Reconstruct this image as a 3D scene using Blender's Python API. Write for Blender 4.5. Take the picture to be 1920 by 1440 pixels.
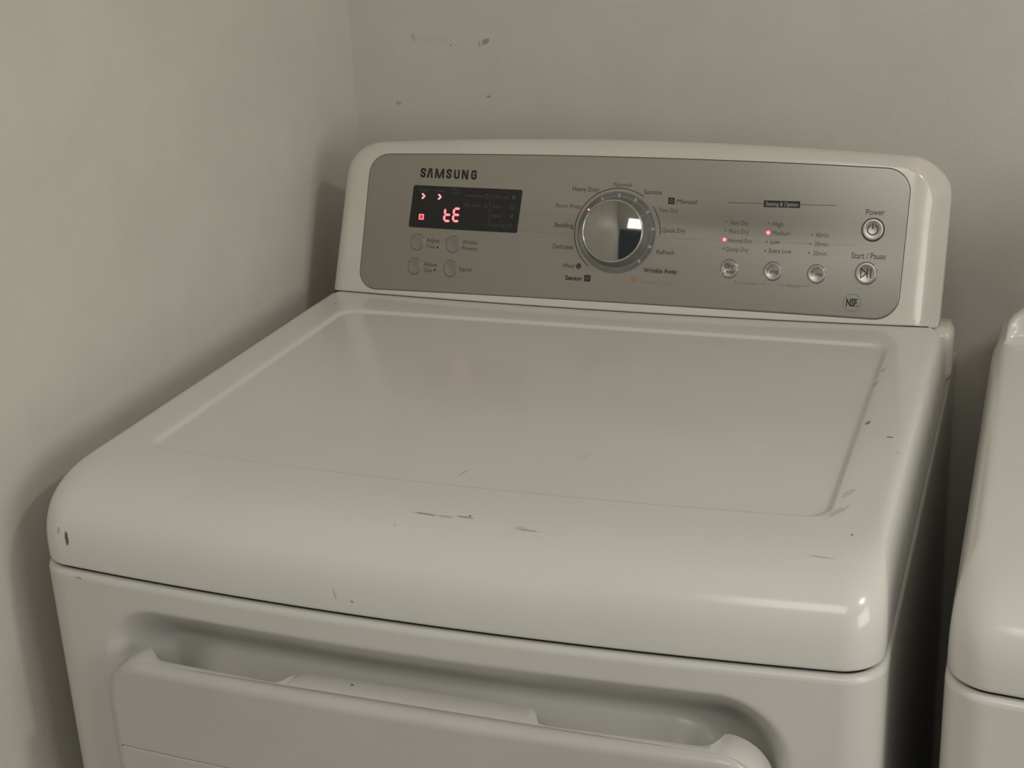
import bpy, bmesh, math, random
from mathutils import Vector, Matrix
sc = bpy.context.scene
COL = sc.collection
for o in list(bpy.data.objects): bpy.data.objects.remove(o)

# ------------------------------------------------------------------ camera
cam_d = bpy.data.cameras.new('camera'); cam = bpy.data.objects.new('camera', cam_d); COL.objects.link(cam)
PITCH, YAW, ROLL = -0.3565, 0.3567, -0.0485
CP = Vector((0.7658, -0.8831, 1.4489))
fw = Vector((-math.sin(YAW)*math.cos(PITCH), math.cos(YAW)*math.cos(PITCH), math.sin(PITCH)))
rt = Vector((math.cos(YAW), math.sin(YAW), 0)); up = rt.cross(fw)
r2 = math.cos(ROLL)*rt + math.sin(ROLL)*up; u2 = -math.sin(ROLL)*rt + math.cos(ROLL)*up
M = Matrix((r2, u2, -fw)).transposed().to_4x4(); M.translation = CP
cam.matrix_world = M
cam_d.sensor_width = 36; cam_d.sensor_fit = 'HORIZONTAL'; cam_d.lens = 2799.3/1920*36
cam_d.clip_start = 0.02
sc.camera = cam

# ------------------------------------------------------------------ world, lamps, exposure
w = bpy.data.worlds.new('world'); sc.world = w; w.use_nodes = True
w.node_tree.nodes['Background'].inputs[0].default_value = (0.80, 0.92, 1, 1)
w.node_tree.nodes['Background'].inputs[1].default_value = 0.06
sc.view_settings.view_transform = 'Standard'; sc.view_settings.look = 'None'
sc.view_settings.gamma = 1; sc.view_settings.use_curve_mapping = False
sc.view_settings.exposure = 0.0
def area(name, loc, target, sx, sy, watts, col):
    d = bpy.data.lights.new(name, 'AREA'); d.shape = 'RECTANGLE'; d.size = sx; d.size_y = sy
    d.energy = watts; d.color = col
    o = bpy.data.objects.new(name, d); COL.objects.link(o); o.location = loc
    o.rotation_euler = (Vector(target)-Vector(loc)).to_track_quat('-Z', 'Y').to_euler()
    return o
LAMPS = [(0.85, -1.55, 2.5, 9.0, 0.80), (2.0, -0.5, 2.5, 11.0, 0.22)]
for _l in LAMPS: area('ceiling_lamp_light', (_l[0], _l[1], _l[2]-0.09), (_l[0], _l[1], 0), _l[4], _l[4], _l[3], (1.0, 0.955, 0.885))
# daylight coming in through the window of the right-hand wall and bouncing about the room
area('window_daylight', (2.38, -1.0, 1.5), (1.38, -1.0, 1.5), 1.2, 0.9, 15, (1.0, 0.97, 0.905))

# ------------------------------------------------------------------ helpers
def tag(o, label=None, cat=None, group=None, kind=None):
    if label: o['label'] = label
    if cat: o['category'] = cat
    if group: o['group'] = group
    if kind: o['kind'] = kind
    return o
def mesh_obj(name, verts, faces, m, parent=None, smooth=True, ang=None):
    me = bpy.data.meshes.new(name); me.from_pydata([tuple(v) for v in verts], [], faces)
    bm = bmesh.new(); bm.from_mesh(me); bmesh.ops.recalc_face_normals(bm, faces=bm.faces)
    if smooth:
        for f in bm.faces: f.smooth = True
        if ang:
            for e in bm.edges:
                if len(e.link_faces) == 2 and e.calc_face_angle(0) > math.radians(ang): e.smooth = False
    bm.to_mesh(me); bm.free()
    me.materials.append(m)
    o = bpy.data.objects.new(name, me); COL.objects.link(o)
    if parent: o.parent = parent
    return o
def empty(name, loc=(0, 0, 0)):
    o = bpy.data.objects.new(name, None); COL.objects.link(o); o.location = loc; return o
def box_vf(x0, x1, y0, y1, z0, z1):
    v = [(x, y, z) for x in (x0, x1) for y in (y0, y1) for z in (z0, z1)]
    return v, [(0,1,3,2),(4,6,7,5),(0,4,5,1),(2,3,7,6),(0,2,6,4),(1,5,7,3)]
def bevel_box(name, x0, x1, y0, y1, z0, z1, m, parent=None, r=0.004, seg=3):
    v, f = box_vf(x0, x1, y0, y1, z0, z1)
    bm = bmesh.new(); vs = [bm.verts.new(p) for p in v]
    for q in f: bm.faces.new([vs[i] for i in q])
    bmesh.ops.bevel(bm, geom=list(bm.edges), offset=r, segments=seg, profile=.5, affect='EDGES')
    bmesh.ops.recalc_face_normals(bm, faces=bm.faces)
    for fc in bm.faces: fc.smooth = True
    me = bpy.data.meshes.new(name); bm.to_mesh(me); bm.free(); me.materials.append(m)
    o = bpy.data.objects.new(name, me); COL.objects.link(o)
    if parent: o.parent = parent
    return o
def rings_vf(rings, cap_last=True, cap_first=False):
    n = len(rings[0]); v = []; f = []
    for r in rings: v += list(r)
    for k in range(len(rings)-1):
        for i in range(n):
            j = (i+1) % n
            f.append((k*n+i, k*n+j, (k+1)*n+j, (k+1)*n+i))
    if cap_last: f.append(tuple(range((len(rings)-1)*n, len(rings)*n)))
    if cap_first: f.append(tuple(range(n-1, -1, -1)))
    return v, f
def rrect(x0, x1, y0, y1, rad, nc=8, ns=(10, 24), rads=None):
    """rounded rectangle outline, counter-clockwise from the lower-left corner; same count for the same nc, ns"""
    rr = rads or (rad,)*4      # ll, lr, ur, ul
    pts = []
    cs = [(x0+rr[0], y0+rr[0], 180, rr[0]), (x1-rr[1], y0+rr[1], 270, rr[1]), (x1-rr[2], y1-rr[2], 0, rr[2]), (x0+rr[3], y1-rr[3], 90, rr[3])]
    arcs = []
    for cx, cy, a0, r in cs:
        arcs.append([(cx+r*math.cos(math.radians(a0+90*i/nc)), cy+r*math.sin(math.radians(a0+90*i/nc))) for i in range(nc+1)])
    for k in range(4):
        pts += arcs[k]
        a = arcs[k][-1]; b = arcs[(k+1) % 4][0]; m = ns[1] if k % 2 == 0 else ns[0]
        for i in range(1, m): pts.append((a[0]+(b[0]-a[0])*i/m, a[1]+(b[1]-a[1])*i/m))
    return pts

# ------------------------------------------------------------------ materials
def new_mat(name):
    m = bpy.data.materials.new(name); m.use_nodes = True
    nt = m.node_tree; return m, nt, nt.nodes['Principled BSDF']
def mat(name, col, rough=0.5, metal=0.0, spec=0.5, coat=0, emit=None, es=0):
    m, nt, b = new_mat(name)
    b.inputs['Base Color'].default_value = (*col, 1); b.inputs['Roughness'].default_value = rough
    b.inputs['Metallic'].default_value = metal; b.inputs['Specular IOR Level'].default_value = spec
    b.inputs['Coat Weight'].default_value = coat; b.inputs['Coat Roughness'].default_value = 0.08
    if emit: b.inputs['Emission Color'].default_value = (*emit, 1); b.inputs['Emission Strength'].default_value = es
    return m
def math_n(nt, op, a, b=None, c=None, clamp=False):
    n = nt.nodes.new('ShaderNodeMath'); n.operation = op; n.use_clamp = clamp
    for i, q in enumerate((a, b, c)):
        if q is None: continue
        if isinstance(q, (int, float)): n.inputs[i].default_value = q
        else: nt.links.new(q, n.inputs[i])
    return n.outputs[0]
def noise(nt, vec, scale, detail=3, rough=0.5):
    n = nt.nodes.new('ShaderNodeTexNoise'); n.inputs['Scale'].default_value = scale
    n.inputs['Detail'].default_value = detail; n.inputs['Roughness'].default_value = rough
    if vec: nt.links.new(vec, n.inputs['Vector'])
    return n.outputs['Fac']
def ramp(nt, fac, stops):
    n = nt.nodes.new('ShaderNodeValToRGB'); nt.links.new(fac, n.inputs[0])
    el = n.color_ramp.elements
    el[0].position, el[0].color = stops[0][0], (*stops[0][1], 1); el[1].position, el[1].color = stops[-1][0], (*stops[-1][1], 1)
    for p, c in stops[1:-1]:
        e = el.new(p); e.color = (*c, 1)
    return n.outputs[0]
def spots(nt, vec, marks, nscale=220):
    """dirt and scratches: each mark = (centre, axis 1, half length, half width, strength); a noise breaks up its edge"""
    nz = noise(nt, vec, nscale, 3, 0.6); tot = None
    for c, ax, L, W, s in marks:
        ax = Vector(ax).normalized()
        sub = nt.nodes.new('ShaderNodeVectorMath'); sub.operation = 'SUBTRACT'; nt.links.new(vec, sub.inputs[0]); sub.inputs[1].default_value = c
        dot = nt.nodes.new('ShaderNodeVectorMath'); dot.operation = 'DOT_PRODUCT'; nt.links.new(sub.outputs[0], dot.inputs[0]); dot.inputs[1].default_value = ax
        ln = nt.nodes.new('ShaderNodeVectorMath'); ln.operation = 'LENGTH'; nt.links.new(sub.outputs[0], ln.inputs[0])
        a2 = math_n(nt, 'POWER', math_n(nt, 'ABSOLUTE', dot.outputs['Value']), 2.0)
        l2 = math_n(nt, 'POWER', ln.outputs['Value'], 2.0)
        p2 = math_n(nt, 'SUBTRACT', l2, a2)
        e = math_n(nt, 'ADD', math_n(nt, 'MULTIPLY', a2, 1/L/L), math_n(nt, 'MULTIPLY', p2, 1/W/W))
        k = math_n(nt, 'SUBTRACT', math_n(nt, 'MULTIPLY', nz, 2.4), e)       # >0 inside, ragged
        k = math_n(nt, 'MULTIPLY', math_n(nt, 'MULTIPLY', k, 1.6, clamp=True), s)
        tot = k if tot is None else math_n(nt, 'MAXIMUM', tot, k)
    return tot
def worn(name, col, rough, marks, dirt=(0.08, 0.07, 0.06), bump=0.0, bscale=300, mottled=0.03, bdist=0.001, spec=0.5, coat=0.0):
    m, nt, b = new_mat(name)
    tc = nt.nodes.new('ShaderNodeTexCoord'); vec = tc.outputs['Object']
    n1 = noise(nt, vec, 9, 4, 0.6)
    lo = tuple(c*(1-mottled) for c in col); hi = tuple(min(1, c*(1+mottled)) for c in col)
    c = ramp(nt, n1, [(0.35, lo), (0.65, hi)])
    if marks:
        mix = nt.nodes.new('ShaderNodeMix'); mix.data_type = 'RGBA'
        nt.links.new(spots(nt, vec, marks), mix.inputs[0]); nt.links.new(c, mix.inputs[6]); mix.inputs[7].default_value = (*dirt, 1)
        c = mix.outputs[2]
    nt.links.new(c, b.inputs['Base Color'])
    b.inputs['Specular IOR Level'].default_value = spec
    b.inputs['Coat Weight'].default_value = coat; b.inputs['Coat Roughness'].default_value = 0.1
    r = math_n(nt, 'MULTIPLY_ADD', noise(nt, vec, 30, 3), 0.08, rough-0.04)
    nt.links.new(r, b.inputs['Roughness'])
    if bump:
        bp = nt.nodes.new('ShaderNodeBump'); bp.inputs['Strength'].default_value = bump; bp.inputs['Distance'].default_value = bdist
        nt.links.new(noise(nt, vec, bscale, 3, 0.55), bp.inputs['Height']); nt.links.new(bp.outputs[0], b.inputs['Normal'])
    return m
X, Y, Z = (1, 0, 0), (0, 1, 0), (0, 0, 1)
WALLC = (0.67, 0.645, 0.585)
M_wall_back = worn('wall_paint_back', WALLC, 0.55, [
    ((0.130, .79, 1.214), (1, 0, .7), .006, .0028, .5), ((0.122, .79, 1.211), Z, .004, .0012, .4),
    ((0.038, .79, 1.219), Z, .005, .0035, .2), ((0.0856, .79, 1.2096), X, .0012, .0012, .5),
    ((0.0131, .79, 1.1402), X, .004, .003, .3), ((0.1304, .79, 1.1495), X, .0025, .0015, .5),
    ((0.060, .79, 1.217), X, .022, .006, .05)], bump=0.2, bscale=260, bdist=0.0012)
M_wall = worn('wall_paint', WALLC, 0.42, [], bump=0.28, bscale=230, bdist=0.0012)
M_ceil = worn('ceiling_paint', (0.7, 0.69, 0.66), 0.8, [], bump=0.2)
EN = (0.730, 0.722, 0.680)
top_marks = [((.0357, .021, .923), (.12, 0, -1), .0062, .0020, .95), ((.0368, .021, .9185), (.25, 0, -1), .0035, .0008, .9), ((.0274, .0231, .9282), Z, .004, .0016, .35),
    ((.3406, .0586, .9629), (1, -.05, 0), .011, .0011, .6), ((.3561, .0582, .9627), X, .007, .0017, .3), ((.3714, .0602, .963), (1, -.05, 0), .008, .0012, .5), ((.3745, .0625, .9633), X, .0012, .001, .9),
    ((.4241, .053, .9616), X, .011, .0009, .5), ((.418, .055, .962), X, .006, .0016, .2), ((.3211, .0419, .959), X, .0012, .001, .35),
    ((.6389, .3117, .965), (0.3, 1, 0), .005, .0018, .7), ((.6599, .2843, .9649), X, .003, .0014, .9), ((.6724, .2531, .9649), (1, -.1, 0), .007, .0005, .5),
    ((.6537, .0974, .9647), X, .0012, .0010, .9), ((.6336, .406, .965), (0.3, 1, 0), .009, .0020, .3), ((.6365, .4426, .9649), (.2, 1, 0), .006, .0012, .45),
    ((.6418, .1668, .9649), (.4, 1, 0), .010, .0025, .22), ((.6386, .1322, .9649), (0.5, 1, 0), .014, .003, .25), ((.3397, .140, .9625), (.3, 1, 0), .008, .0010, .3),
    ((.4268, .1944, .9625), (.5, 1, 0), .010, .0008, .22), ((.2843, .0068, .9102), (.25, 0, -1), .008, .0005, .55), ((.2977, .0064, .9095), X, .0018, .0011, .6),
    ((.6373, .0637, .9615), X, .010, .0009, .35), ((0.035, .531, .965), X, .0016, .0012, .7), ((0.095, .535, .965), X, .0016, .0010, .5)]
M_top = worn('enamel_top', EN, 0.17, top_marks, mottled=.012, coat=0.12)
M_shell = worn('enamel_door_shell', (0.70, 0.687, 0.655), 0.3, [((.2906, .0073, .836), X, .0014, .0014, .9)], mottled=.012, coat=.2)  # lighter than the door enamel: light on the up-facing ledge put into colour
M_cab = worn('enamel_cabinet', (0.665, 0.657, 0.622), 0.34, [((0.0439, .016, .8905), X, .005, .0012, .5)], mottled=.012, coat=0.1)
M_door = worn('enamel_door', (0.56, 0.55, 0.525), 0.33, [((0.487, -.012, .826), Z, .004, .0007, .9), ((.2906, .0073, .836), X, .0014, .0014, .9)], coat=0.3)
M_hous = worn('console_plastic', (0.69, 0.665, 0.60), 0.24, [((.59, .66, 1.13), X, .006, .001, .6)], coat=0.4)
M_washer = worn('enamel_washer', EN, 0.22, [], mottled=.012, coat=0.3)
M_dark = mat('dark_gap', (0.02, 0.02, 0.02), 0.8)
M_chrome = mat('chrome', (0.40, 0.39, 0.365), 0.07, 1.0)
M_skirt = mat('satin_skirt', (0.30, 0.30, 0.28), 0.25, 0.6)
M_ring = mat('grey_ring', (0.25, 0.25, 0.24), 0.35, 0.3)
M_tick = mat('pale_tick', (0.42, 0.42, 0.40), 0.4, 0.2)
M_btn = mat('silver_button', (0.46, 0.45, 0.42), 0.3, 0.75)
M_btng = mat('grey_button', (0.30, 0.285, 0.26), 0.4, 0.5)
M_bez = mat('button_rim', (0.62, 0.61, 0.57), 0.2, 0.9)
M_ink = mat('black_print', (0.02, 0.02, 0.017), 0.5)
M_ink2 = mat('grey_print', (0.075, 0.075, 0.065), 0.5)
M_ink3 = mat('faint_print', (0.14, 0.135, 0.12), 0.5)
M_org = mat('orange_print', (0.36, 0.22, 0.11), 0.5)
M_disp = mat('display_glass', (0.012, 0.012, 0.013), 0.18)
M_dtxt = mat('display_print', (0.085, 0.085, 0.08), 0.5)
M_red = mat('red_led_glow', (0.3, 0.02, 0.03), 0.4, emit=(1.0, 0.10, 0.14), es=1.9)
M_redhot = mat('red_led_core', (0.4, 0.1, 0.1), 0.4, emit=(1.0, 0.34, 0.34), es=1.3)
M_reddim = mat('red_led_dim_glow', (0.3, 0.01, 0.02), 0.4, emit=(0.9, 0.015, 0.05), es=0.9)  # lit square, and the glow ring put round lit lights
M_led = mat('unlit_led', (0.17, 0.175, 0.155), 0.4)
def brushed():
    m, nt, b = new_mat('brushed_silver')
    tc = nt.nodes.new('ShaderNodeTexCoord'); mp = nt.nodes.new('ShaderNodeMapping'); mp.inputs['Scale'].default_value = (6, 900, 900)
    nt.links.new(tc.outputs['Object'], mp.inputs[0])
    n = noise(nt, mp.outputs[0], 1.0, 4, 0.6)
    nt.links.new(ramp(nt, n, [(0.3, (0.355, 0.345, 0.305)), (0.7, (0.378, 0.366, 0.325))]), b.inputs['Base Color'])
    b.inputs['Metallic'].default_value = 0.85
    nt.links.new(math_n(nt, 'MULTIPLY_ADD', n, 0.05, 0.30), b.inputs['Roughness'])
    b.inputs['Anisotropic'].default_value = 0.4
    return m
M_silver = brushed()

# ------------------------------------------------------------------ room
RX, FY, CZ, LX, BY = 2.4, -2.1, 2.5, -0.045, 0.79
def slab(name, x0, x1, y0, y1, z0, z1, m):
    v, f = box_vf(x0, x1, y0, y1, z0, z1)
    return tag(mesh_obj(name, v, f, m, smooth=False), kind='structure')
slab('wall_left', LX-.1, LX, FY-.1, BY+.1, 0, CZ, M_wall)
slab('wall_back', LX, RX, BY, BY+.1, 0, CZ, M_wall_back)
M_floor = worn('floor_vinyl', (0.42, 0.40, 0.37), 0.4, [])
slab('floor', LX-.1, RX+.1, FY-.1, BY+.1, -.1, 0, M_floor)
slab('ceiling', LX-.1, RX+.1, FY-.1, BY+.1, CZ, CZ+.1, M_ceil)
# front wall (behind the camera) with a dark open doorway; right wall with the window the daylight enters by
def merged(name, boxes, m):
    V = []; F = []
    for b in boxes:
        v, f = box_vf(*b); F += [tuple(i+len(V) for i in q) for q in f]; V += v
    return tag(mesh_obj(name, V, F, m, smooth=False), kind='structure')
DX0, DX1 = 0.0, 2.0
merged('wall_front', [(LX, DX0, FY-.1, FY, 0, CZ), (DX1, RX, FY-.1, FY, 0, CZ), (DX0, DX1, FY-.1, FY, 2.42, CZ)], M_wall)
merged('wall_right', [(RX, RX+.1, FY, -2.0, 0, CZ), (RX, RX+.1, 0.0, BY, 0, CZ), (RX, RX+.1, -2.0, 0.0, 0, .85), (RX, RX+.1, -2.0, 0.0, 2.15, CZ)], M_wall)

# ------------------------------------------------------------------ appliance shells (shared by the dryer and the washer)
WD = 0.686
def yfront(x, x0=0.0):
    return .006 + .017*((x-x0-.343)/.343)**2
def plan_outline(x0, W=WD, yb=.585, rf=.032, rb=.022, nf=60, ns=26, nc=12):
    """closed plan outline with a bowed front; counter-clockwise from the back-left corner"""
    def arc(cx, cy, r, a0, a1, n):
        return [(cx+r*math.cos(math.radians(a0+(a1-a0)*i/n)), cy+r*math.sin(math.radians(a0+(a1-a0)*i/n))) for i in range(n+1)]
    ye = yfront(x0+rf, x0)
    slope = math.degrees(math.atan(.017*2*(.343-rf)/.343**2))
    p = []
    p += arc(x0+rb, yb-rb, rb, 90, 180, nc)
    yc = ye + rf*math.cos(math.radians(slope))
    y1 = yb-rb
    p += [(x0, y1+(yc-y1)*i/ns) for i in range(1, ns)]
    a = arc(x0+rf, yc, rf, 180, 270-slope, nc); p += a
    xs, ys = a[-1]; xe = 2*(x0+W/2)-xs
    off = ys - yfront(xs, x0)
    for i in range(1, nf):
        x = xs+(xe-xs)*i/nf; p.append((x, yfront(x, x0)+off))
    p += [(2*(x0+W/2)-q[0], q[1]) for q in reversed(a)]
    p += [(x0+W, yc+(y1-yc)*i/ns) for i in range(1, ns)]
    p += arc(x0+W-rb, yb-rb, rb, 0, 90, nc)
    nb = 40
    p += [(x0+W-rb+(2*rb-W)*i/nb, yb) for i in range(1, nb)]
    return p
def super_profile(a, b, n, k):
    """(inset, drop) samples of a superellipse quarter from the vertical foot to the flat top"""
    out = []
    for i in range(k+1):
        t = math.pi/2*i/k
        out.append((a*(1-max(0, math.cos(t))**(2/n)), b*(1-math.sin(t)**(2/n))))
    return out
ZT, ZS = .965, .8947
def make_cover(parent, x0, m, name='top_cover'):
    base = plan_outline(x0)
    cx = x0+WD/2; yb = .585; y0 = .006
    def ring(i_f, i_s, z):
        sx = (WD/2-i_s)/(WD/2); sy = (yb-y0-i_f)/(yb-y0)
        return [(cx+(x-cx)*sx, yb-(yb-y)*sy, z) for x, y in base]
    rings = [ring(.004, .004, ZS+.0034), ring(.0010, .0010, ZS+.0034), ring(.0002, .0002, ZS+.0045)]
    for (i, d) in super_profile(1.0, 1.0, 3.0, 26):
        rings.append(ring(.097*i, .020*i, ZT-(ZT-ZS-.0062)*d))
    rings.append(ring(.100, .022, ZT))
    last = rings[-1]
    # pressed rectangle in the lid: the same number of points as the plan outline, walked the same way
    def rect(xl, xr, yf_, ybk, r, z, bow=.0125):
        nc, ns, nf, nb = 12, 26, 60, 40
        def arc(cx_, cy_, a0, a1): return [(cx_+r*math.cos(math.radians(a0+(a1-a0)*i/nc)), cy_+r*math.sin(math.radians(a0+(a1-a0)*i/nc))) for i in range(nc+1)]
        yc = yf_+r
        p = arc(xl+r, ybk-r, 90, 180)
        p += [(xl, ybk-r+(yc-ybk+r)*i/ns) for i in range(1, ns)]
        p += arc(xl+r, yc, 180, 270)
        p += [(xl+r+(xr-xl-2*r)*i/nf, yf_) for i in range(1, nf)]
        p += arc(xr-r, yc, 270, 360)
        p += [(xr, yc+(ybk-r-yc)*i/ns) for i in range(1, ns)]
        p += arc(xr-r, ybk-r, 0, 90)
        p += [(xr-r+(2*r+xl-xr)*i/nb, ybk) for i in range(1, nb)]
        q = []
        for x, y in p:
            wgt = max(0, min(1, (ybk-y)/(ybk-yf_)))
            q.append((x, y - bow*(1-((x-cx)/((xr-xl)/2))**2)*wgt, z))
        return q
    D = .0026
    for k in range(1, 3):
        outer = rect(x0+.0505, x0+WD-.0505, .1205, .5185, .020, ZT)
        rings.append([tuple(last[i][j]+(outer[i][j]-last[i][j])*k/3 for j in range(3)) for i in range(len(last))])
    rings.append(outer)
    for t in (.15, .4, .6, .85, 1.0):
        e = .0065*t; s = t*t*(3-2*t)
        rings.append(rect(x0+.0505+e, x0+WD-.0505-e, .1205+e*.7, .5185-e, .0185, ZT-D*s))
    rings.append(rect(x0+.0505+.009, x0+WD-.0505-.009, .1205+.008, .5185-.009, .0175, ZT-D))
    v, f = rings_vf(rings, True, True)
    return mesh_obj(name, v, f, m, parent)

def interp(pts, s):
    if s <= pts[0][0]: return pts[0][1]
    for (a, b), (c, d) in zip(pts, pts[1:]):
        if s <= c:
            t = (s-a)/(c-a); return b+(d-b)*t
    return pts[-1][1]
SC = [(0, 0), (.0012, .0004), (.003, .0018), (.006, .0048), (.012, .0112), (.024, .0245), (.036, .0375), (.041, .0415), (.045, .0425), (.050, .0405), (.058, .0315), (.068, .0215), (.080, .0160), (.1, .015), (.2, .015)]
def smooth_depth(s):
    # box-smoothed so that the hollow has soft creases
    k = .0018
    return sum(interp(SC, s+k*(i-3)/3) for i in range(7))/7 - (0 if s > .01 else 0)
def sd_rr(x, z, x0, x1, z0, z1, r):
    cx, cz = (x0+x1)/2, (z0+z1)/2
    dx, dz = abs(x-cx)-(x1-x0)/2+r, abs(z-cz)-(z1-z0)/2+r
    return -(math.hypot(max(dx, 0), max(dz, 0)) + min(max(dx, dz), 0) - r)     # >0 inside
def make_cabinet(parent, x0, m, name='cabinet'):
    """sheet-metal shell: plan outline swept down; the front has the hollow the door sits in"""
    xa, W = x0-.0008, WD+.0022
    out = plan_outline(xa, W, yb=.72, rf=.032, rb=.006, nf=230, ns=20, nc=12)
    out = [(x, y-.0024*max(0, 1-y/.2)) for x, y in out]      # the cabinet front stands a little proud of the cover
    n = len(out); cx = xa+W/2
    zs = []
    z = ZS-.006
    rows = [(ZS-.012, .012), (ZS-.0006, .0085), (ZS, .0062), (ZS-.0002, .0042), (ZS-.0012, .0020), (ZS-.0028, .0007), (ZS-.005, 0)]
    while z > .60: rows.append((z, 0)); z -= .0019
    for z in (.59, .55, .5, .45, .40, .38, .36, .34, .33, .325, .32, .315, .31, .305, .30, .295, .29, .285, .28, .27, .2, .1, .02): rows.append((z, 0))
    rings = []
    for z, ins in rows:
        rg = []
        for i, (x, y) in enumerate(out):
            a = out[i-1]; b = out[(i+1) % n]; t = Vector((b[0]-a[0], b[1]-a[1])).normalized(); nx, ny = -t.y, t.x   # inward for ccw
            px, py = x+nx*ins, y+ny*ins
            if y < .2 and abs(ny) > .5 and z < ZS-.005:
                s = sd_rr(x-x0, z, .0625, .6265, .288, .8725, .055)
                if s > .043: s = .043+max(0, sd_rr(x-x0, z, .1055, .5835, .331, .8295, .048))
                if s > 0: py += smooth_depth(s)
            rg.append((px, py, z))
        rings.append(rg)
    v, f = rings_vf(rings, True, True)
    return mesh_obj(name, v, f, m, parent)

def seam_shade(parent, x0):  # dark filler that stands in for shade inside the cover seam
    b = plan_outline(x0-.0008, WD+.0022)
    cx = x0+WD/2
    q = lambda k, z: [(cx+(x-cx)*(1-k/.343), .585-(.585-y)*(1-k/.579), z) for x, y in b]
    v, f = rings_vf([q(.0058, ZS-.003), q(.0052, ZS+.0037)], True, True)
    return mesh_obj('seam_shade_strip', v, f, M_dark, parent)
dryer = tag(empty('dryer'), 'white clothes dryer with silver control panel and lit red display, by the left wall', 'dryer')
make_cabinet(dryer, 0.0, M_cab)
make_cover(dryer, 0.0, M_top)
seam_shade(dryer, 0.0)
bevel_box('rear_bracket', -.002, .6895, .590, .632, .90, .9575, M_hous, dryer, r=.010, seg=5)
bevel_box('rear_panel', .004, .682, .60, .722, .05, .93, M_hous, dryer, r=.006, seg=3)

# ------------------------------------------------------------------ dryer console
TI = math.radians(20); U0, HB = .343, .012
def face(u, v, w=0.0):
    """console front: u along the width, v up the slope, w out of the face; bowed in plan"""
    yb = .563+HB*((u-U0)/.33)**2
    return Vector((u, yb+v*math.sin(TI)-w*math.cos(TI), ZT+v*math.cos(TI)+w*math.sin(TI)))
def vtop(u): return .1835-.0105*((u-U0)/.29)**2
def housing_outline(ins, N=44):
    """bottom edge straight, top edge arched, big upper corner radii"""
    L0, L1, R0, R1 = .0095, .0170, .6748, .6772      # left/right edge at the foot and at v = .14
    rb, rt_ = .004, .040
    xl = lambda v: L0+(L1-L0)*v/.14+ins; xr = lambda v: R0+(R1-R0)*v/.14-ins
    vb = .0011+ins*.12
    p = []
    nb, ns = 60, 16
    for i in range(nb+1): p.append((xl(0)+rb+(xr(0)-xl(0)-2*rb)*i/nb, vb))
    p += [(xr(0)-rb+rb*math.sin(math.radians(a)), vb+rb*(1-math.cos(math.radians(a)))) for a in (30, 60, 90)]
    r = rt_-ins*.6
    vc = vtop(.63)-ins-r
    p += [(xr(vb+rb+(vc-vb-rb)*i/ns), vb+rb+(vc-vb-rb)*i/ns) for i in range(1, ns)]
    cx = xr(.14)-r
    for i in range(13):
        a = math.radians(90*i/12); u = cx+r*math.cos(a)
        p.append((u, vc+(vtop(u)-ins-vc)*math.sin(a)**1.0))
    cl = xl(.14)+r; vcl = vtop(.05)-ins-r
    for i in range(1, nb): 
        u = cx+(cl-cx)*i/nb; p.append((u, vtop(u)-ins))
    for i in range(13):
        a = math.radians(90+90*i/12); u = cl+r*math.cos(a)
        p.append((u, vcl+(vtop(u)-ins-vcl)*math.sin(a)))
    p += [(xl(vcl+(vb+rb-vcl)*i/ns), vcl+(vb+rb-vcl)*i/ns) for i in range(1, ns)]
    p += [(xl(0)+rb-rb*math.sin(math.radians(a)), vb+rb*(1-math.cos(math.radians(a)))) for a in (90, 60, 30)]
    return p
rings = []
o0 = housing_outline(0); nO = len(o0)
def side_w(i):
    a = o0[i-1]; b = o0[(i+1) % nO]; d = Vector((b[0]-a[0], b[1]-a[1])).normalized()
    k = max(0, min(1, d.y)); return k*k*(3-2*k)
def left_w(i):
    a = o0[i-1]; b = o0[(i+1) % nO]; d = Vector((b[0]-a[0], b[1]-a[1])).normalized()
    k = max(0, min(1, -d.y)); return k*k*(3-2*k)
def bot_w(i):
    return 1.0 if o0[i][1] < .0030 else 0.0
BWT = [bot_w(i) for i in range(nO)]
LWT = [left_w(i) for i in range(nO)]
SWT = [side_w(i) for i in range(nO)]
def cheek(u):
    k = max(0, min(1, (u-.6385)/.0225)); return .0062*k*k
rings.append([(u-.012*SWT[i]+.004*LWT[i], .700, face(u, v).z-.034*(v/.18)) for i, (u, v) in enumerate(o0)])
rings.append([tuple(face(u-.0003*SWT[i], v, -.0305)-Vector((0, 0, .003*v/.18))) for i, (u, v) in enumerate(o0)])
RH = .0155
FAC = [(0, -.030), (.0006, -.0265), (.0020, -.0236), (.004, -.0200), (.007, -.0146), (.010, -.0092), (.0130, -.0040), (.0146, -.0013), (.0155, -.0002), (.0158, 0)]
def fac(ins):
    return interp(FAC, ins)
for k in range(0, 17):
    a = math.pi/2*k/16
    ins = RH*(1-math.cos(a)); wv = -RH*(1-math.sin(a))
    rings.append([tuple(face(u, v, wv*(1-SWT[i])*(1-.55*LWT[i])*(1-.8*BWT[i])+fac(ins)*SWT[i]-cheek(u))) for i, (u, v) in enumerate(housing_outline(ins))])
last = housing_outline(RH)
for t in (.03, .06, .10, .14, .18, .22, .26, .30, .35, .45, .7, 1.0):
    rg = []
    for u, v in last:
        mu, mv = min(max(u, .10), .59), .09
        uu = u+(mu-u)*t
        rg.append(tuple(face(uu, v+(mv-v)*t*.999, -cheek(uu))))
    rings.append(rg)
v, f = rings_vf(rings, False, True)
mesh_obj('console_housing', v, f, M_hous, dryer)

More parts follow.
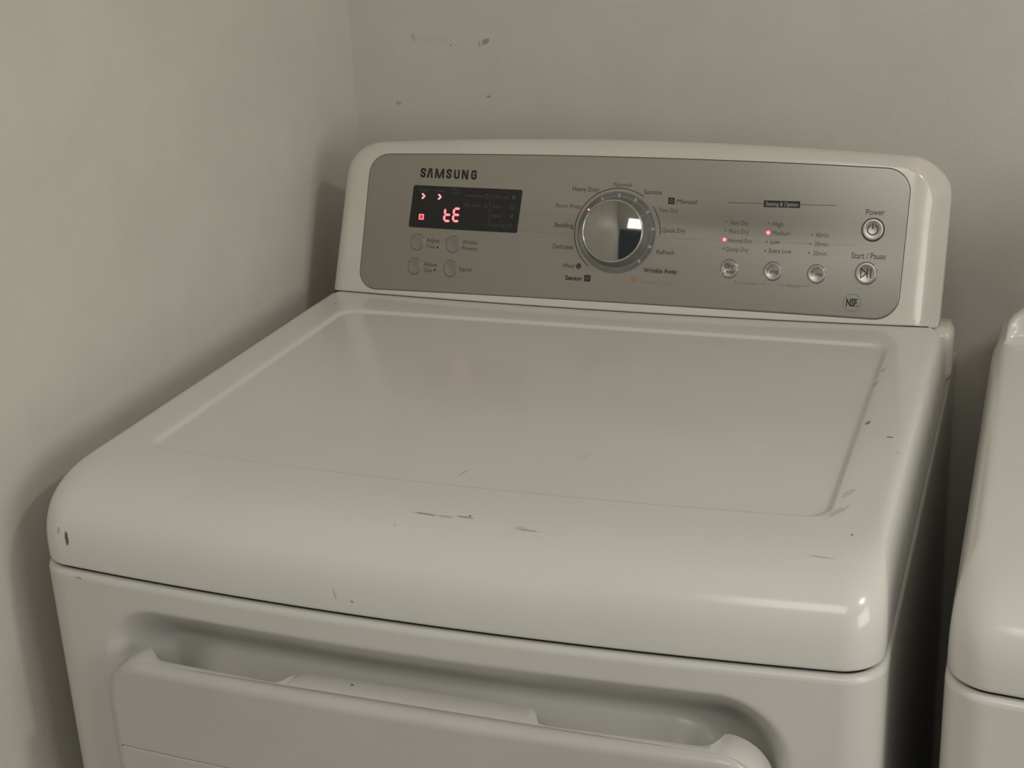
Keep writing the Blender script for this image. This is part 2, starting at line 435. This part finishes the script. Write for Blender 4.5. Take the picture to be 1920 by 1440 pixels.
strip = [(.0125+(.6660-.0125)*i/60) for i in range(61)]  # dark strip in place of the shade where the console meets the cover
V = []
for u in strip: V += [tuple(face(u, -.0016, -.0016)), tuple(face(u, .0016, -.0016)), tuple(face(u, .0016, -.008)), tuple(face(u, -.0016, -.008))]
F = [(i*4+j, i*4+(j+1) % 4, i*4+4+(j+1) % 4, i*4+4+j) for i in range(60) for j in range(4)]
mesh_obj('console_gap_shade', V, F, M_dark, dryer)
# silver fascia: rounded plate with an arched top edge
def plate_outline(ins=0.0):
    pts = rrect(0, 1, 0, 1, .0, nc=1)
    base = rrect(.0436+ins, .6352-ins, .0+ins, .155-ins, .022-ins, nc=10, ns=(10, 60), rads=(.022-ins, .024-ins, .024-ins, .022-ins))
    out = []
    for u, v_ in base:
        t = v_/.155
        k = 1-((u-.340)/.296)**2
        vv = .0058+.0045*k + (t*.155)*((.1568+.0065*k-.0058-.0045*k)/.155)
        uu = u + .0050*t*(1-(u-.0436)/.5916) + .0036*t*((u-.0436)/.5916)
        out.append((uu, vv))
    return out
def plate(name, outf, w0, w1, m, parent, bev=.0006, centre=None, lerps=(.012, .05, .12, .2, .3, .4, .5, .6, .7, .8, .9, 1.0), seg=(.10, .59), mv=.08):
    rings = [[tuple(face(u, v, w0)) for u, v in outf(0)], [tuple(face(u, v, w1-bev)) for u, v in outf(0)],
             [tuple(face(u, v, w1-bev*.3)) for u, v in outf(bev*.3)], [tuple(face(u, v, w1)) for u, v in outf(bev)]]
    last = outf(bev)
    for t in lerps:
        rings.append([tuple(face(u+(min(max(u, seg[0]), seg[1])-u)*t, v+(mv-v)*t*.999, w1)) for u, v in last])
    v, f = rings_vf(rings, False, True)
    return mesh_obj(name, v, f, m, parent)
# dark plate standing in for the shadow line round the fascia
plate('panel_shadow_line', lambda i: plate_outline(-.0007+i), -.002, .0002, M_dark, dryer)
panel = plate('control_panel', plate_outline, -.001, .0008, M_silver, dryer)
WP = .0008      # w of the printed face

_dg = [None]
def text_mesh(s, bold=0.0, shear=0.0):
    c = bpy.data.curves.new('t', 'FONT'); c.body = s; c.align_x = 'CENTER'; c.resolution_u = 3; c.offset = bold; c.shear = shear; c.fill_mode = 'FRONT'
    o = bpy.data.objects.new('t', c); COL.objects.link(o)
    dg = bpy.context.evaluated_depsgraph_get(); dg.update()
    me = bpy.data.meshes.new_from_object(o.evaluated_get(dg))
    vs = [v.co.copy() for v in me.vertices]; fs = [tuple(p.vertices) for p in me.polygons]
    bpy.data.objects.remove(o); bpy.data.curves.remove(c); bpy.data.meshes.remove(me)
    return vs, fs
CAPH = None
def text(s, u, v, width, cap, m, parent, w=WP, bold=0.006, shear=0.0, name='printed_label', label=None, extra=None):
    """print a word on the console: width and capital height in metres, (u, v) its middle at half capital height"""
    global CAPH
    if CAPH is None:
        q, _ = text_mesh('H'); CAPH = max(p.y for p in q)-min(p.y for p in q)
    vs, fs = text_mesh(s, 0 if ('M' in s or 'm' in s) else bold, shear)
    xa, xb = min(p.x for p in vs), max(p.x for p in vs)
    kx = width/(xb-xa); ky = cap/CAPH
    V = [face(u+(p.x-(xa+xb)/2)*kx, v+p.y*ky-cap/2, w+.00012) for p in vs]
    o = mesh_obj(name, V, fs, m, parent, smooth=False)
    if label: o['label'] = label
    return o
def poly(pts, m, parent, w=WP, name='printed_mark', th=.00012, label=None):
    """flat printed polygons (list of loops) on the console"""
    V = []; F = []
    for lp in pts:
        n0 = len(V); V += [face(u, v, w+th) for u, v in lp]; F.append(tuple(range(n0, len(V))))
    o = mesh_obj(name, V, F, m, parent, smooth=False)
    if label: o['label'] = label
    return o
def rect(u0, u1, v0, v1): return [(u0, v0), (u1, v0), (u1, v1), (u0, v1)]
def stroke(pts, t):
    """list of quads following a polyline with thickness t"""
    out = []
    for a, b in zip(pts, pts[1:]):
        d = Vector((b[0]-a[0], b[1]-a[1])); L = d.length or 1e-9; n = Vector((-d.y, d.x))/L*t/2; e = d/L*t*.25
        out.append([(a[0]-e.x+n.x, a[1]-e.y+n.y), (a[0]-e.x-n.x, a[1]-e.y-n.y), (b[0]+e.x-n.x, b[1]+e.y-n.y), (b[0]+e.x+n.x, b[1]+e.y+n.y)])
    return out
def arcpts(cu, cv, r, a0, a1, n=24): return [(cu+r*math.cos(math.radians(a0+(a1-a0)*i/n)), cv+r*math.sin(math.radians(a0+(a1-a0)*i/n))) for i in range(n+1)]
def ring_quads(cu, cv, r, t, a0=0, a1=360, n=32):
    o = arcpts(cu, cv, r+t/2, a0, a1, n); i_ = arcpts(cu, cv, r-t/2, a0, a1, n)
    return [[o[k], i_[k], i_[k+1], o[k+1]] for k in range(n)]

# brand lettering: heavy, narrow letters, the A without its bar
def brand(u, v, width, cap):
    k = width/1275; T = 44
    L = {'S': [(128, 142), (124, 176), (100, 194), (65, 198), (28, 190), (10, 162), (14, 130), (60, 104), (112, 76), (122, 46), (108, 14), (66, 2), (26, 8), (6, 34), (6, 58)],
         'U': [(4, 200), (4, 52), (22, 14), (68, 2), (112, 14), (130, 52), (130, 200)],
         'G': [(128, 146), (122, 178), (98, 194), (62, 198), (24, 186), (6, 150), (6, 50), (24, 14), (66, 2), (104, 8), (128, 34), (128, 98), (78, 98)]}
    qs = []
    def st(ch, x0, w):
        sx = (w-T)/130
        pts = [(x0+T/2+p[0]*sx, T*.42+p[1]*(200-T*.84)/200) for p in L[ch]]
        qs.extend(stroke(pts, T*.92))
    st('S', 0, 135)
    for x in (155, 340):      # the two slanted strokes of the A without its bar, and the M
        pass
    qs.append([(150, 0), (196, 0), (236, 150), (236, 200), (198, 200)]); qs.append([(236, 200), (236, 150), (246, 0), (292, 0), (268, 200)])
    qs.append([(335, 0), (375, 0), (385, 200), (345, 200)]); qs.append([(505, 0), (545, 0), (545, 200), (498, 200)])
    qs.append([(345, 200), (392, 200), (455, 0), (418, 0)]); qs.append([(498, 200), (545, 200), (455, 0), (418, 0)])
    st('S', 585, 135); st('U', 760, 135)
    qs.append([(940, 0), (980, 0), (980, 200), (940, 200)]); qs.append([(1045, 0), (1085, 0), (1085, 200), (1045, 200)]); qs.append([(940, 200), (990, 200), (1085, 0), (1035, 0)])
    st('G', 1140, 135)
    poly([[(u-width/2+x*k, v-cap/2+y*cap/200) for x, y in lp] for lp in qs], M_ink, panel, name='brand_lettering', label='black capital brand lettering')
brand(.1453, .1387, .0683, .0106)

SM = .0046
# cycle names round the dial
for s, u, v, wd, cp, m, b in [
    ("Normal", .3450, .1343, .0192, SM, M_ink2, .01), ("Heavy Duty", .3053, .1282, .0297, SM, M_ink2, .01), ("Perm Press", .2874, .1096, .0282, SM, M_ink2, .01),
    ("Bedding", .2838, .0890, .0210, SM, M_ink2, .012), ("Delicates", .2844, .0661, .0228, SM, M_ink2, .01), ("Wool", .2919, .0463, .0132, SM, M_ink2, .012),
    ("Sensor", .2988, .0334, .0191, SM, M_ink, .03), ("Sanitize", .3787, .1276, .0195, SM, M_ink2, .01),
    ("Time Dry", .3961, .1092, .0205, SM, M_ink2, .01), ("Quick Dry", .4034, .0884, .0250, SM, M_ink2, .01), ("Refresh", .3965, .0655, .0188, SM, M_ink2, .01),
    ("Wrinkle Away", .3924, .0458, .0360, SM, M_ink, .02)]:
    text(s, u, v, wd, cp, m, panel, bold=b)
text("Manual", .4151, .1188, .0220, SM, M_ink, panel, bold=.015, shear=.25)
text("Steam Cycle", .3899, .0334, .0350, .0042, M_org, panel, label='faded orange lettering')
for cu, cv, s_, m in [(.3139, .0339, .0068, M_ink), (.3988, .1190, .0068, M_ink), (.3650, .0350, .0060, M_org)]:
    h = s_/2
    poly([rect(cu-h, cu+h, cv-h, cv+h)], m, panel)
    if m is M_ink: poly(ring_quads(cu, cv, h*.45, h*.30, n=12), M_ink3, panel, w=WP+.0001)
poly([arcpts(.3032, .0462, .0031, 0, 360, 14)[:-1]], M_ink2, panel)
poly([[(.3016, .0470), (.3048, .0470), (.3032, .0505)]], M_ink2, panel)
# drying-level, temperature and time columns
for s, u, v, wd in [("Very Dry", .4714, .0988, .0187), ("More Dry", .4718, .0899, .0204), ("Normal Dry", .4737, .0806, .0242), ("Damp Dry", .4713, .0714, .0226),
    ("High", .5109, .0988, .0103), ("Medium", .5149, .0897, .0184), ("Low", .5093, .0808, .0092), ("Extra Low", .5152, .0715, .0227),
    ("40min.", .5564, .0891, .0142), ("30min.", .5562, .0799, .0142), ("20min.", .5554, .0707, .0142)]:
    text(s, u, v, wd, SM, M_ink2, panel)
text("Drum Light", .4872, .0373, .0148, .0026, M_ink3, panel); text("Child Lock", .5305, .0368, .0148, .0026, M_ink3, panel)
poly(stroke([(.4715, .0400), (.4715, .0373), (.4785, .0373)], .00045)+stroke([(.4955, .0373), (.5025, .0373), (.5025, .0390)], .00045), M_ink3, panel, name='bracket_line')
poly(stroke([(.5155, .0388), (.5155, .0368), (.5215, .0368)], .00045)+stroke([(.5395, .0368), (.5468, .0368), (.5468, .0390)], .00045), M_ink3, panel, name='bracket_line')
poly(stroke([(.4586, .1192), (.4950, .1192)], .0006), M_ink2, panel, name='heading_line'); poly(stroke([(.5315, .1192), (.5676, .1192)], .0006), M_ink2, panel, name='heading_line')
poly([rect(.4948, .5315, .1157, .1226)], M_ink, panel, name='heading_bar')
text("Setting & Option", .5132, .1192, .0320, .0040, M_tick, panel, w=WP+.0002, bold=.004)
text("Power", .6064, .1136, .0180, .0056, M_ink2, panel, bold=.008); text("Start / Pause", .6030, .0697, .0335, .0060, M_ink2, panel, bold=.008)
text("NSF.", .5906, .0222, .0120, .0072, M_ink, panel, bold=.04)
poly(ring_quads(.5904, .0223, .0086, .0005), M_ink3, panel, name='printed_ring')
text("Adjust", .1326, .0648, .0162, .0043, M_ink2, panel); text("Time", .1298, .0582, .0108, .0043, M_ink2, panel)
text("Wrinkle", .1771, .0652, .0180, .0043, M_ink2, panel); text("Prevent", .1770, .0585, .0180, .0043, M_ink2, panel)
text("Adjust", .1312, .0383, .0162, .0043, M_ink2, panel); text("Time", .1284, .0316, .0108, .0043, M_ink2, panel)
text("Signal", .1734, .0355, .0146, .0043, M_ink2, panel)
poly([[(.1370, .0563), (.1400, .0563), (.1385, .0593)]], M_ink, panel, name='arrow_mark'); poly([[(.1355, .0333), (.1385, .0333), (.1370, .0303)]], M_ink, panel, name='arrow_mark')
# arcs round the dial
DU, DV = .3425, .0838
poly(ring_quads(DU, DV, .0466, .0008, 55, 232, 60), M_ink, panel, name='dial_arc'); poly(ring_quads(DU, DV, .0468, .0008, -1, 38, 16), M_ink, panel, name='dial_arc')

# small indicator lights
def led(u, v, m, lit=False, s=.0013, parent=panel):
    out = arcpts(u, v, s, 0, 360, 10)[:-1]
    rings = [[tuple(face(a, b, WP-.0004)) for a, b in out], [tuple(face(a, b, WP+.0003)) for a, b in out], [tuple(face(u+(a-u)*.7, v+(b-v)*.7, WP+.0006)) for a, b in out]]
    vv, ff = rings_vf(rings, True, False)
    o = mesh_obj('indicator_light', vv, ff, m, parent)
    if lit:
        o['label'] = 'glowing red indicator light'
        poly(ring_quads(u, v, s*1.15, s*.35, n=16), M_reddim, o, name='light_halo')  # emissive ring imitating the halo of glow round the light
    return o
for q in [(.4584, .0998), (.4580, .0905), (.4572, .0720), (.5020, .0991), (.5009, .0805), (.5000, .0714), (.5457, .0891), (.5448, .0799), (.5442, .0707)]:
    led(*q, M_led, s=.0010)
led(.4573, .0811, M_redhot, True, .0019); led(.5016, .0898, M_redhot, True, .0020)

# ------------------------------------------------------------------ display window
def disp_outline(i=0):
    b = rrect(.1030+i, .2325-i, .0780+i, .1247-i, .0022, nc=4, ns=(6, 14))
    return [(u+.0016*(v-.1013)/.0234*(1.0 if u > .17 else 1.0), v) for u, v in b]
disp = plate('display_window', disp_outline, 0, WP+.0006, M_disp, dryer, bev=.0003, seg=(.13, .205), mv=.1013)
WD_ = WP+.0006
for s, u, v, wd, cp in [("Drying", .1170, .1198, .0105, .0026), ("Cooling", .1368, .1198, .0123, .0026), ("Wrinkle", .1562, .1215, .0102, .0024), ("Prevent", .1565, .1181, .0102, .0024),
    ("Wrinkle Prevent", .1783, .1159, .0215, .0030), ("Filter Check", .1772, .1058, .0203, .0030), ("Child Lock", .2103, .1160, .0187, .0032), ("Steam", .2061, .1056, .0119, .0032),
    ("Signal", .2053, .0955, .0119, .0032), ("Drum Light", .2089, .0854, .0200, .0032)]:
    text(s, u, v, wd, cp, M_dtxt, disp, w=WD_)
poly(stroke([(.1979, .1178), (.1972, .0834)], .0006), M_dtxt, disp, w=WD_, name='divider_line')
# icons: wrinkle, filter, lock, steam, horn, lamp
poly(ring_quads(.1928, .1157, .0021, .0006, n=14), M_dtxt, disp, w=WD_, name='icon')
poly(ring_quads(.1925, .1062, .0018, .0005, 40, 320, 12)+[[(.1925, .1035), (.1950, .1035), (.1938, .1062)]], M_dtxt, disp, w=WD_, name='icon')
poly([rect(.2227, .2262, .1143, .1168)]+ring_quads(.2245, .1170, .0013, .0005, 0, 180, 8), M_dtxt, disp, w=WD_, name='icon')
poly(ring_quads(.2241, .1058, .0019, .0006, n=14), M_dtxt, disp, w=WD_, name='icon')
poly([[(.2216, .0948), (.2228, .0948), (.2250, .0935), (.2250, .0978), (.2228, .0965), (.2216, .0965)]], M_dtxt, disp, w=WD_, name='icon')
poly(ring_quads(.2226, .0860, .0014, .0006, n=12)+[[(.2219, .0834), (.2233, .0834), (.2233, .0845), (.2219, .0845)]], M_dtxt, disp, w=WD_, name='icon')
def chevron(u, v, m, nm='progress_arrow'):
    a = .0030; t = .0024
    o = poly([[(u-t, v+a), (u-t*.1, v+a), (u+t, v), (u, v), (u-t*.9, v+a*.6)][:5], [(u, v), (u+t, v), (u-t*.1, v-a), (u-t, v-a), (u-t*.9, v-a*.6)]], m, disp, w=WD_, name=nm)
    return o
chevron(.1175, .1129, M_redhot)['label'] = 'lit red arrow'; chevron(.1373, .1129, M_redhot)['label'] = 'lit red arrow'
chevron(.1569, .1132, M_led if False else M_disp)
h = .0030
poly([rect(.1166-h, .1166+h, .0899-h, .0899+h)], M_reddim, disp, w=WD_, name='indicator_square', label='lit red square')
poly([rect(.1166-h, .1166+h, .0899+h-.0009, .0899+h), rect(.1166-h, .1166+h, .0899-h, .0899-h+.0009), rect(.1166-h, .1166-h+.0009, .0899-h, .0899+h), rect(.1166+h-.0009, .1166+h, .0899-h, .0899+h)], M_redhot, disp, w=WD_+.0002, name='square_outline')
def seg(a, b, t):
    d = Vector((b[0]-a[0], b[1]-a[1])); L = d.length; d /= L; n = Vector((-d.y, d.x)); A = Vector(a); B = Vector(b); h = t/2
    return [tuple(A), tuple(A+d*h+n*h), tuple(B-d*h+n*h), tuple(B), tuple(B-d*h-n*h), tuple(A+d*h-n*h)]
def digit_(u, v, segs, label):
    hw, hh, t, g = .0036, .0068, .0019, .0003
    P = {'tl': ((-hw, g), (-hw, hh-g)), 'bl': ((-hw, -g), (-hw, -hh+g)), 't': ((-hw+g, hh), (hw-g, hh)), 'm': ((-hw+g, 0), (hw-g, 0)), 'b': ((-hw+g, -hh), (hw-g, -hh))}
    sl = lambda q: (u+q[0]+q[1]*.06, v+q[1])
    o = poly([seg(sl(P[k][0]), sl(P[k][1]), t*1.45) for k in segs], M_red, disp, w=WD_, name='digit', label=label)  # widened red segments imitate the glow spreading round the core
    poly([seg(sl(P[k][0]), sl(P[k][1]), t*.8) for k in segs], M_redhot, o, w=WD_+.0001, name='digit_core')
    return o
digit_(.1482, .0938, ('tl', 'bl', 'm', 'b'), 'lit red letter t'); digit_(.1588, .0942, ('tl', 'bl', 't', 'm', 'b'), 'lit red letter E')

# ------------------------------------------------------------------ buttons
def button(u, v, ru, rv, m, hgt=.0022, rim=.0012, rimmat=None, dish=.0008, label=None, rimh=.0007, gap=M_dark):
    def el(k, w, N=36): return [tuple(face(u+ru*k*math.cos(2*math.pi*i/N), v+rv*k*math.sin(2*math.pi*i/N), w)) for i in range(N)]
    def el2(d, w, N=36): return [tuple(face(u+(ru+d)*math.cos(2*math.pi*i/N), v+(rv+d)*math.sin(2*math.pi*i/N), w)) for i in range(N)]
    vv, ff = rings_vf([el2(0, WP-.001), el2(0, WP+hgt*.7), el2(-.0003, WP+hgt*.93), el2(-.0009, WP+hgt), el(.72, WP+hgt-dish*.4), el(.4, WP+hgt-dish*.85), el(.08, WP+hgt-dish)])
    b = mesh_obj('button', vv, ff, m, dryer)
    if label: b['label'] = label
    vv, ff = rings_vf([el2(rim, WP-.0005), el2(rim*.8, WP+rimh*.8), el2(rim*.5, WP+rimh), el2(.00035, WP+rimh*.6), el2(.0003, WP+.0001)], False)
    mesh_obj('button_rim', vv, ff, rimmat or M_bez, b)
    vv, ff = rings_vf([el2(.00035, WP+.00015), el2(-.0002, WP+.00015)], False)
    mesh_obj('button_gap', vv, ff, gap, b)
    return b
for q, lb in [((.1134, .0619), 'round grey button beside the upper Adjust Time wording'), ((.1567, .0619), 'round grey button beside the Wrinkle Prevent wording'),
              ((.1120, .0353), 'round grey button beside the lower Adjust Time wording'), ((.1558, .0353), 'round grey button beside the Signal wording')]:
    button(*q, .0078, .0090, M_btng, hgt=.0010, rimmat=M_silver, label=lb, rim=.0009, rimh=.0004, gap=M_ink3)
M_bt = M_btn
b = button(.4646, .0512, .0088, .0092, M_bt, label='round silver button marked Dry Level'); text("Dry", .4650, .0541, .0088, .0044, M_ink2, b, w=WP+.0022); text("Level", .4646, .0484, .0116, .0044, M_ink2, b, w=WP+.0022)
b = button(.5092, .0505, .0088, .0092, M_bt, label='round silver button marked Temp'); text("Temp", .5090, .0505, .0125, .0048, M_ink2, b, w=WP+.0022)
b = button(.5532, .0496, .0088, .0092, M_bt, label='round silver button marked Time'); text("Time", .5533, .0496, .0117, .0048, M_ink2, b, w=WP+.0022)
b = button(.6054, .0959, .0104, .0110, M_btn, rim=.0011, label='round silver power button', hgt=.003, rimmat=M_ink)
poly(ring_quads(.6054, .0957, .0050, .0010, 118, 422, 30)+stroke([(.6054, .0968), (.6054, .1018)], .0010), M_ink, b, w=WP+.0030, name='power_symbol')
b = button(.6020, .0520, .0104, .0110, M_btn, rim=.0013, label='round silver start and pause button', hgt=.003)
cu, cv = .6018, .0520
poly(stroke([(cu-.0046, cv+.0046), (cu-.0046, cv-.0046), (cu+.0012, cv), (cu-.0046, cv+.0046)], .0009)+stroke([(cu+.0016, cv+.0046), (cu+.0016, cv-.0046)], .0009)+stroke([(cu+.0048, cv+.0046), (cu+.0048, cv-.0046)], .0009), M_ink, b, w=WP+.0030, name='start_symbol')

# ------------------------------------------------------------------ dial
def circ(r, w, N=96): return [tuple(face(DU+r*math.cos(2*math.pi*i/N), DV+r*math.sin(2*math.pi*i/N), w)) for i in range(N)]
vv, ff = rings_vf([circ(.0432, WP-.001), circ(.0432, WP+.0006), circ(.0426, WP+.0011), circ(.0418, WP+.0010), circ(.0412, WP+.0004), circ(.0372, WP+.0004), circ(.036, WP+.0004), circ(.01, WP+.0004)])
dial = mesh_obj('dial', vv, ff, M_ring, dryer)
dial['label'] = 'round program dial with a chrome knob in a grey ring'
for a in (117.5, 90, 62.5, 35, 7.5, -20, -47.5):
    ca, sa = math.cos(math.radians(a)), math.sin(math.radians(a))
    P = lambda r, t: (DU+r*ca-t*sa, DV+r*sa+t*ca)
    poly([[P(.0374, -.0014), P(.0412, -.0014), P(.0412, .0014), P(.0374, .0014)]], M_tick, dial, w=WP+.0005, name='dial_tick')
led(.3100, .1066, M_redhot, True, .0013, dial)
# knob: flared satin skirt, bright rim, shallow domed chrome face
vv, ff = rings_vf([circ(.0366, WP+.0006), circ(.0366, WP+.0020), circ(.0360, WP+.0035), circ(.0345, WP+.0070), circ(.0336, WP+.0120), circ(.0330, WP+.0165)], False)
mesh_obj('knob_skirt', vv, ff, M_skirt, dial)
vv, ff = rings_vf([circ(.0330, WP+.0160), circ(.0330, WP+.0175), circ(.0326, WP+.0186), circ(.0320, WP+.0190), circ(.0314, WP+.0186), circ(.0311, WP+.0178)], False)
mesh_obj('knob_rim', vv, ff, M_bez, dial)
dome = [circ(.0311*k, WP+.0178+.0042*(1-k*k)) for k in (1, .95, .88, .78, .66, .52, .38, .24, .1, .03)]
vv, ff = rings_vf(dome)
kf = mesh_obj('knob_face', vv, ff, M_chrome, dial); kf['label'] = 'mirror chrome knob face'

# ------------------------------------------------------------------ door
door = empty('door'); door.parent = dryer
DX, DH, DZT, DZB, DR = .3455, .270, .836, .33, .036
def ydoor(x): return -.0205+.0085*((x-DX)/DH)**2
def dhw(z, ins=0):
    zt, r = DZT-ins, DR-ins
    if z > zt-r: k = (z-(zt-r))/r; return DH-ins-r+r*math.sqrt(max(0, 1-k*k))
    zb = DZB+ins
    if z < zb+r: k = ((zb+r)-z)/r; return DH-ins-r+r*math.sqrt(max(0, 1-k*k))
    return DH-ins
def rr_out(ins, nc=14, ns=(60, 90)): return rrect(DX-DH+ins, DX+DH-ins, DZB+ins, DZT-ins, DR-ins, nc=nc, ns=ns)
RD = .0085; YS = -.0077
GZ = .7565
rings = []
def yfr(x, z, w):
    g = 0
    return ydoor(x)+w
rings.append([(x, YS, z) for x, z in rr_out(.004)])
rings.append([(x, YS+.0002, z) for x, z in rr_out(.0006)])
rings.append([(x, YS-.0004, z) for x, z in rr_out(0)])
for k in range(1, 11):
    a = math.pi/2*k/10; ins = RD*(1-math.cos(a)); wv = RD*(1-math.sin(a))
    rings.append([(x, max(min(YS-.0006, YS-.0004), -9) if False else min(YS-.0005*k/10-.0004, ydoor(x)+wv), z) for x, z in rr_out(ins)])
fr = rr_out(RD)
v, f = rings_vf(rings, False, True)
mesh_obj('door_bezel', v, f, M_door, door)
# two face panels inside the bezel, parted by the fine groove seen low on the door
def sheet(name, z0, z1, zs, m, parent, edge_lo=None, edge_hi=None):
    V = []; F = []; nu = 90
    for z in zs:
        hw = dhw(z, RD)
        for i in range(nu+1):
            x = DX-hw+2*hw*i/nu
            w_ = 0
            if edge_lo is not None and z-edge_lo < .0006: w_ = .0004*(1-math.sqrt(max(0, 1-(1-(z-edge_lo)/.0006)**2)))
            if edge_hi is not None and edge_hi-z < .0026: w_ = .0024*(1-math.sqrt(max(0, 1-(1-(edge_hi-z)/.0026)**2)))
            V.append((x, ydoor(x)+w_, z))
    r = len(zs)
    for j in range(r-1):
        for i in range(nu): a = j*(nu+1)+i; F.append((a, a+1, a+nu+2, a+nu+1))
    return mesh_obj(name, V, F, m, parent)
zt_in = DZT-RD; zb_in = DZB+RD
zsu = [GZ+.0002+.0007*k/4 for k in range(5)]+[GZ+.01+(zt_in-DR+RD-GZ-.01)*k/6 for k in range(7)]+[zt_in-(DR-RD)*(1-math.sin(math.pi/2*k/14)) for k in range(1, 15)]
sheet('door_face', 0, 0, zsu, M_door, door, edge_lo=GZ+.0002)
zsl = [zb_in+(DR-RD)*(1-math.cos(math.pi/2*k/14)) for k in range(14)]+[zb_in+DR-RD+(GZ-.01-zb_in-DR+RD)*k/6 for k in range(7)]+[GZ-.0027+.0026*k/8 for k in range(9)]
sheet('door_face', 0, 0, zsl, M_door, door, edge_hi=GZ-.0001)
# back shell: a band following the rim, cut away for the two finger pockets
def yband(x, z):
    pts = [(.0, .0208), (.0990, .0208), (.1020, .0198), (.1200, .0030), (.1245, .0006), (.1300, .0000), (.2250, -.0048), (.2330, -.0034), (.2380, .0060), (.2425, .0130), (.2470, .0150), (.4330, .0150), (.4370, .0130), (.4410, .0060), (.4460, -.0034), (.4540, -.0048), (.5600, .0000), (.5680, .0010), (.5730, .0045), (.5768, .0120), (.5790, .0195), (.5820, .0210), (1, .0210)]
    return interp(pts, x) if z > .70 else .0205
path = []
zz = [DZB+DR+(DZT-2*DR-DZB)*k/30 for k in range(31)]
path += [(DX-DH, z) for z in zz]
path += [(DX-DH+DR-DR*math.cos(math.radians(a)), DZT-DR+DR*math.sin(math.radians(a))) for a in range(6, 90, 6)]
nn = 240
path += [(DX-DH+DR+(2*DH-2*DR)*k/nn, DZT) for k in range(nn+1)]
path += [(DX+DH-DR+DR*math.sin(math.radians(a)), DZT-DR+DR*math.cos(math.radians(a))) for a in range(6, 90, 6)]
path += [(DX+DH, z) for z in reversed(zz)]
V = []; F = []
TH = .0055
for i, (x, z) in enumerate(path):
    a = path[max(i-1, 0)]; b = path[min(i+1, len(path)-1)]
    t = Vector((b[0]-a[0], b[1]-a[1])).normalized(); nx, nz = t.y, -t.x     # inward
    o_ = .0005
    x1, z1 = x+nx*o_, z+nz*o_; th = TH if .128 < x < .566 else .011; x2, z2 = x+nx*th, z+nz*th
    yb_ = yband(x, z); e = .0012
    V += [(x1, YS+.0006, z1), (x1, yb_-e, z1), (x1+nx*e*.4, yb_-e*.3, z1+nz*e*.4), (x1+nx*e, yb_, z1+nz*e), (x2, yb_, z2), (x2, YS+.0006, z2)]
k = 6
for i in range(len(path)-1):
    for j in range(k):
        F.append((i*k+j, i*k+(j+1) % k, (i+1)*k+(j+1) % k, (i+1)*k+j))
F.append(tuple(range(k))); F.append(tuple(range((len(path)-1)*k+k-1, (len(path)-1)*k-1, -1)))
mesh_obj('door_handle', V, F, M_shell, door, ang=40)
# inner pan of the door closing it behind the face
bevel_box('door_back', DX-DH+.03, DX+DH-.03, -.006, .012, DZB+.03, .765, M_door, door, r=.004)

# ------------------------------------------------------------------ washer on the right
WX = .7262
washer = tag(empty('washer'), 'white washing machine at the right edge of the picture, only its left side in view', 'washer')
make_cabinet(washer, WX, M_washer)
make_cover(washer, WX, M_washer)
# its console end: a rounded shoulder rising from the cover
def shoulder():
    rings = []
    prof = [(.0118, 0), (.0122, .004), (.0135, .010), (.0160, .0155), (.0200, .0205), (.0275, .0275), (.040, .038), (.060, .054), (.090, .077), (.130, .102), (.180, .122), (.250, .134), (.343, .138)]
    for y, h in [(.540, .03), (.548, .22), (.558, .5), (.570, .8), (.580, 1.0), (.600, 1.0), (.630, .90), (.660, .78), (.700, .62)]:
        rg = []
        for i, (px, pz) in enumerate(prof):
            k = min(1, max(0, (px-.0118)/.012))           # the high part starts further back than the left wing
            lowh = interp([(.54, .03), (.58, .9), (.60, .9), (.63, .55), (.66, .3), (.70, .1)], y)
            k2 = min(1, max(0, (px-.03)/.09))
            rg.append((WX+px, max(y, .572+(y-.54)*.03) if k > .6 else y, ZT-.0005-(1-k2)*max(0, y-.592)*.55+pz*(lowh+(h-lowh)*k2 if y > .57 else h)))
        rg2 = [(2*(WX+WD/2)-p[0], p[1], p[2]) for p in reversed(rg[:-1])]
        lo = [(WX+WD-.0118, y, ZT-.03), (WX+.0118, y, ZT-.03)]
        rings.append(rg+rg2+lo)
    v, f = rings_vf(rings, True, True)
    return mesh_obj('console_housing', v, f, M_washer, washer)
shoulder()
seam_shade(washer, WX)
bevel_box('rear_panel', WX+.004, WX+WD-.004, .60, .722, .05, .93, M_washer, washer, r=.006)

# ------------------------------------------------------------------ ceiling lamp of the room, outside the frame
N = 32
def lc(p, r, z): return [(p[0]+r*math.cos(2*math.pi*i/N), p[1]+r*math.sin(2*math.pi*i/N), z) for i in range(N)]
for p, lb in zip(LAMPS, ('round ceiling lamp of the laundry room, behind and above the camera', 'round ceiling lamp of the laundry room, nearer the window')):
    k = p[4]/2+.03
    vv, ff = rings_vf([lc(p, k, CZ), lc(p, k, CZ-.03), lc(p, k-.01, CZ-.035), lc(p, k*.6, CZ-.036)])
    tag(mesh_obj('ceiling_lamp', vv, ff, M_bez), lb, 'lamp', 'ceiling lamps')
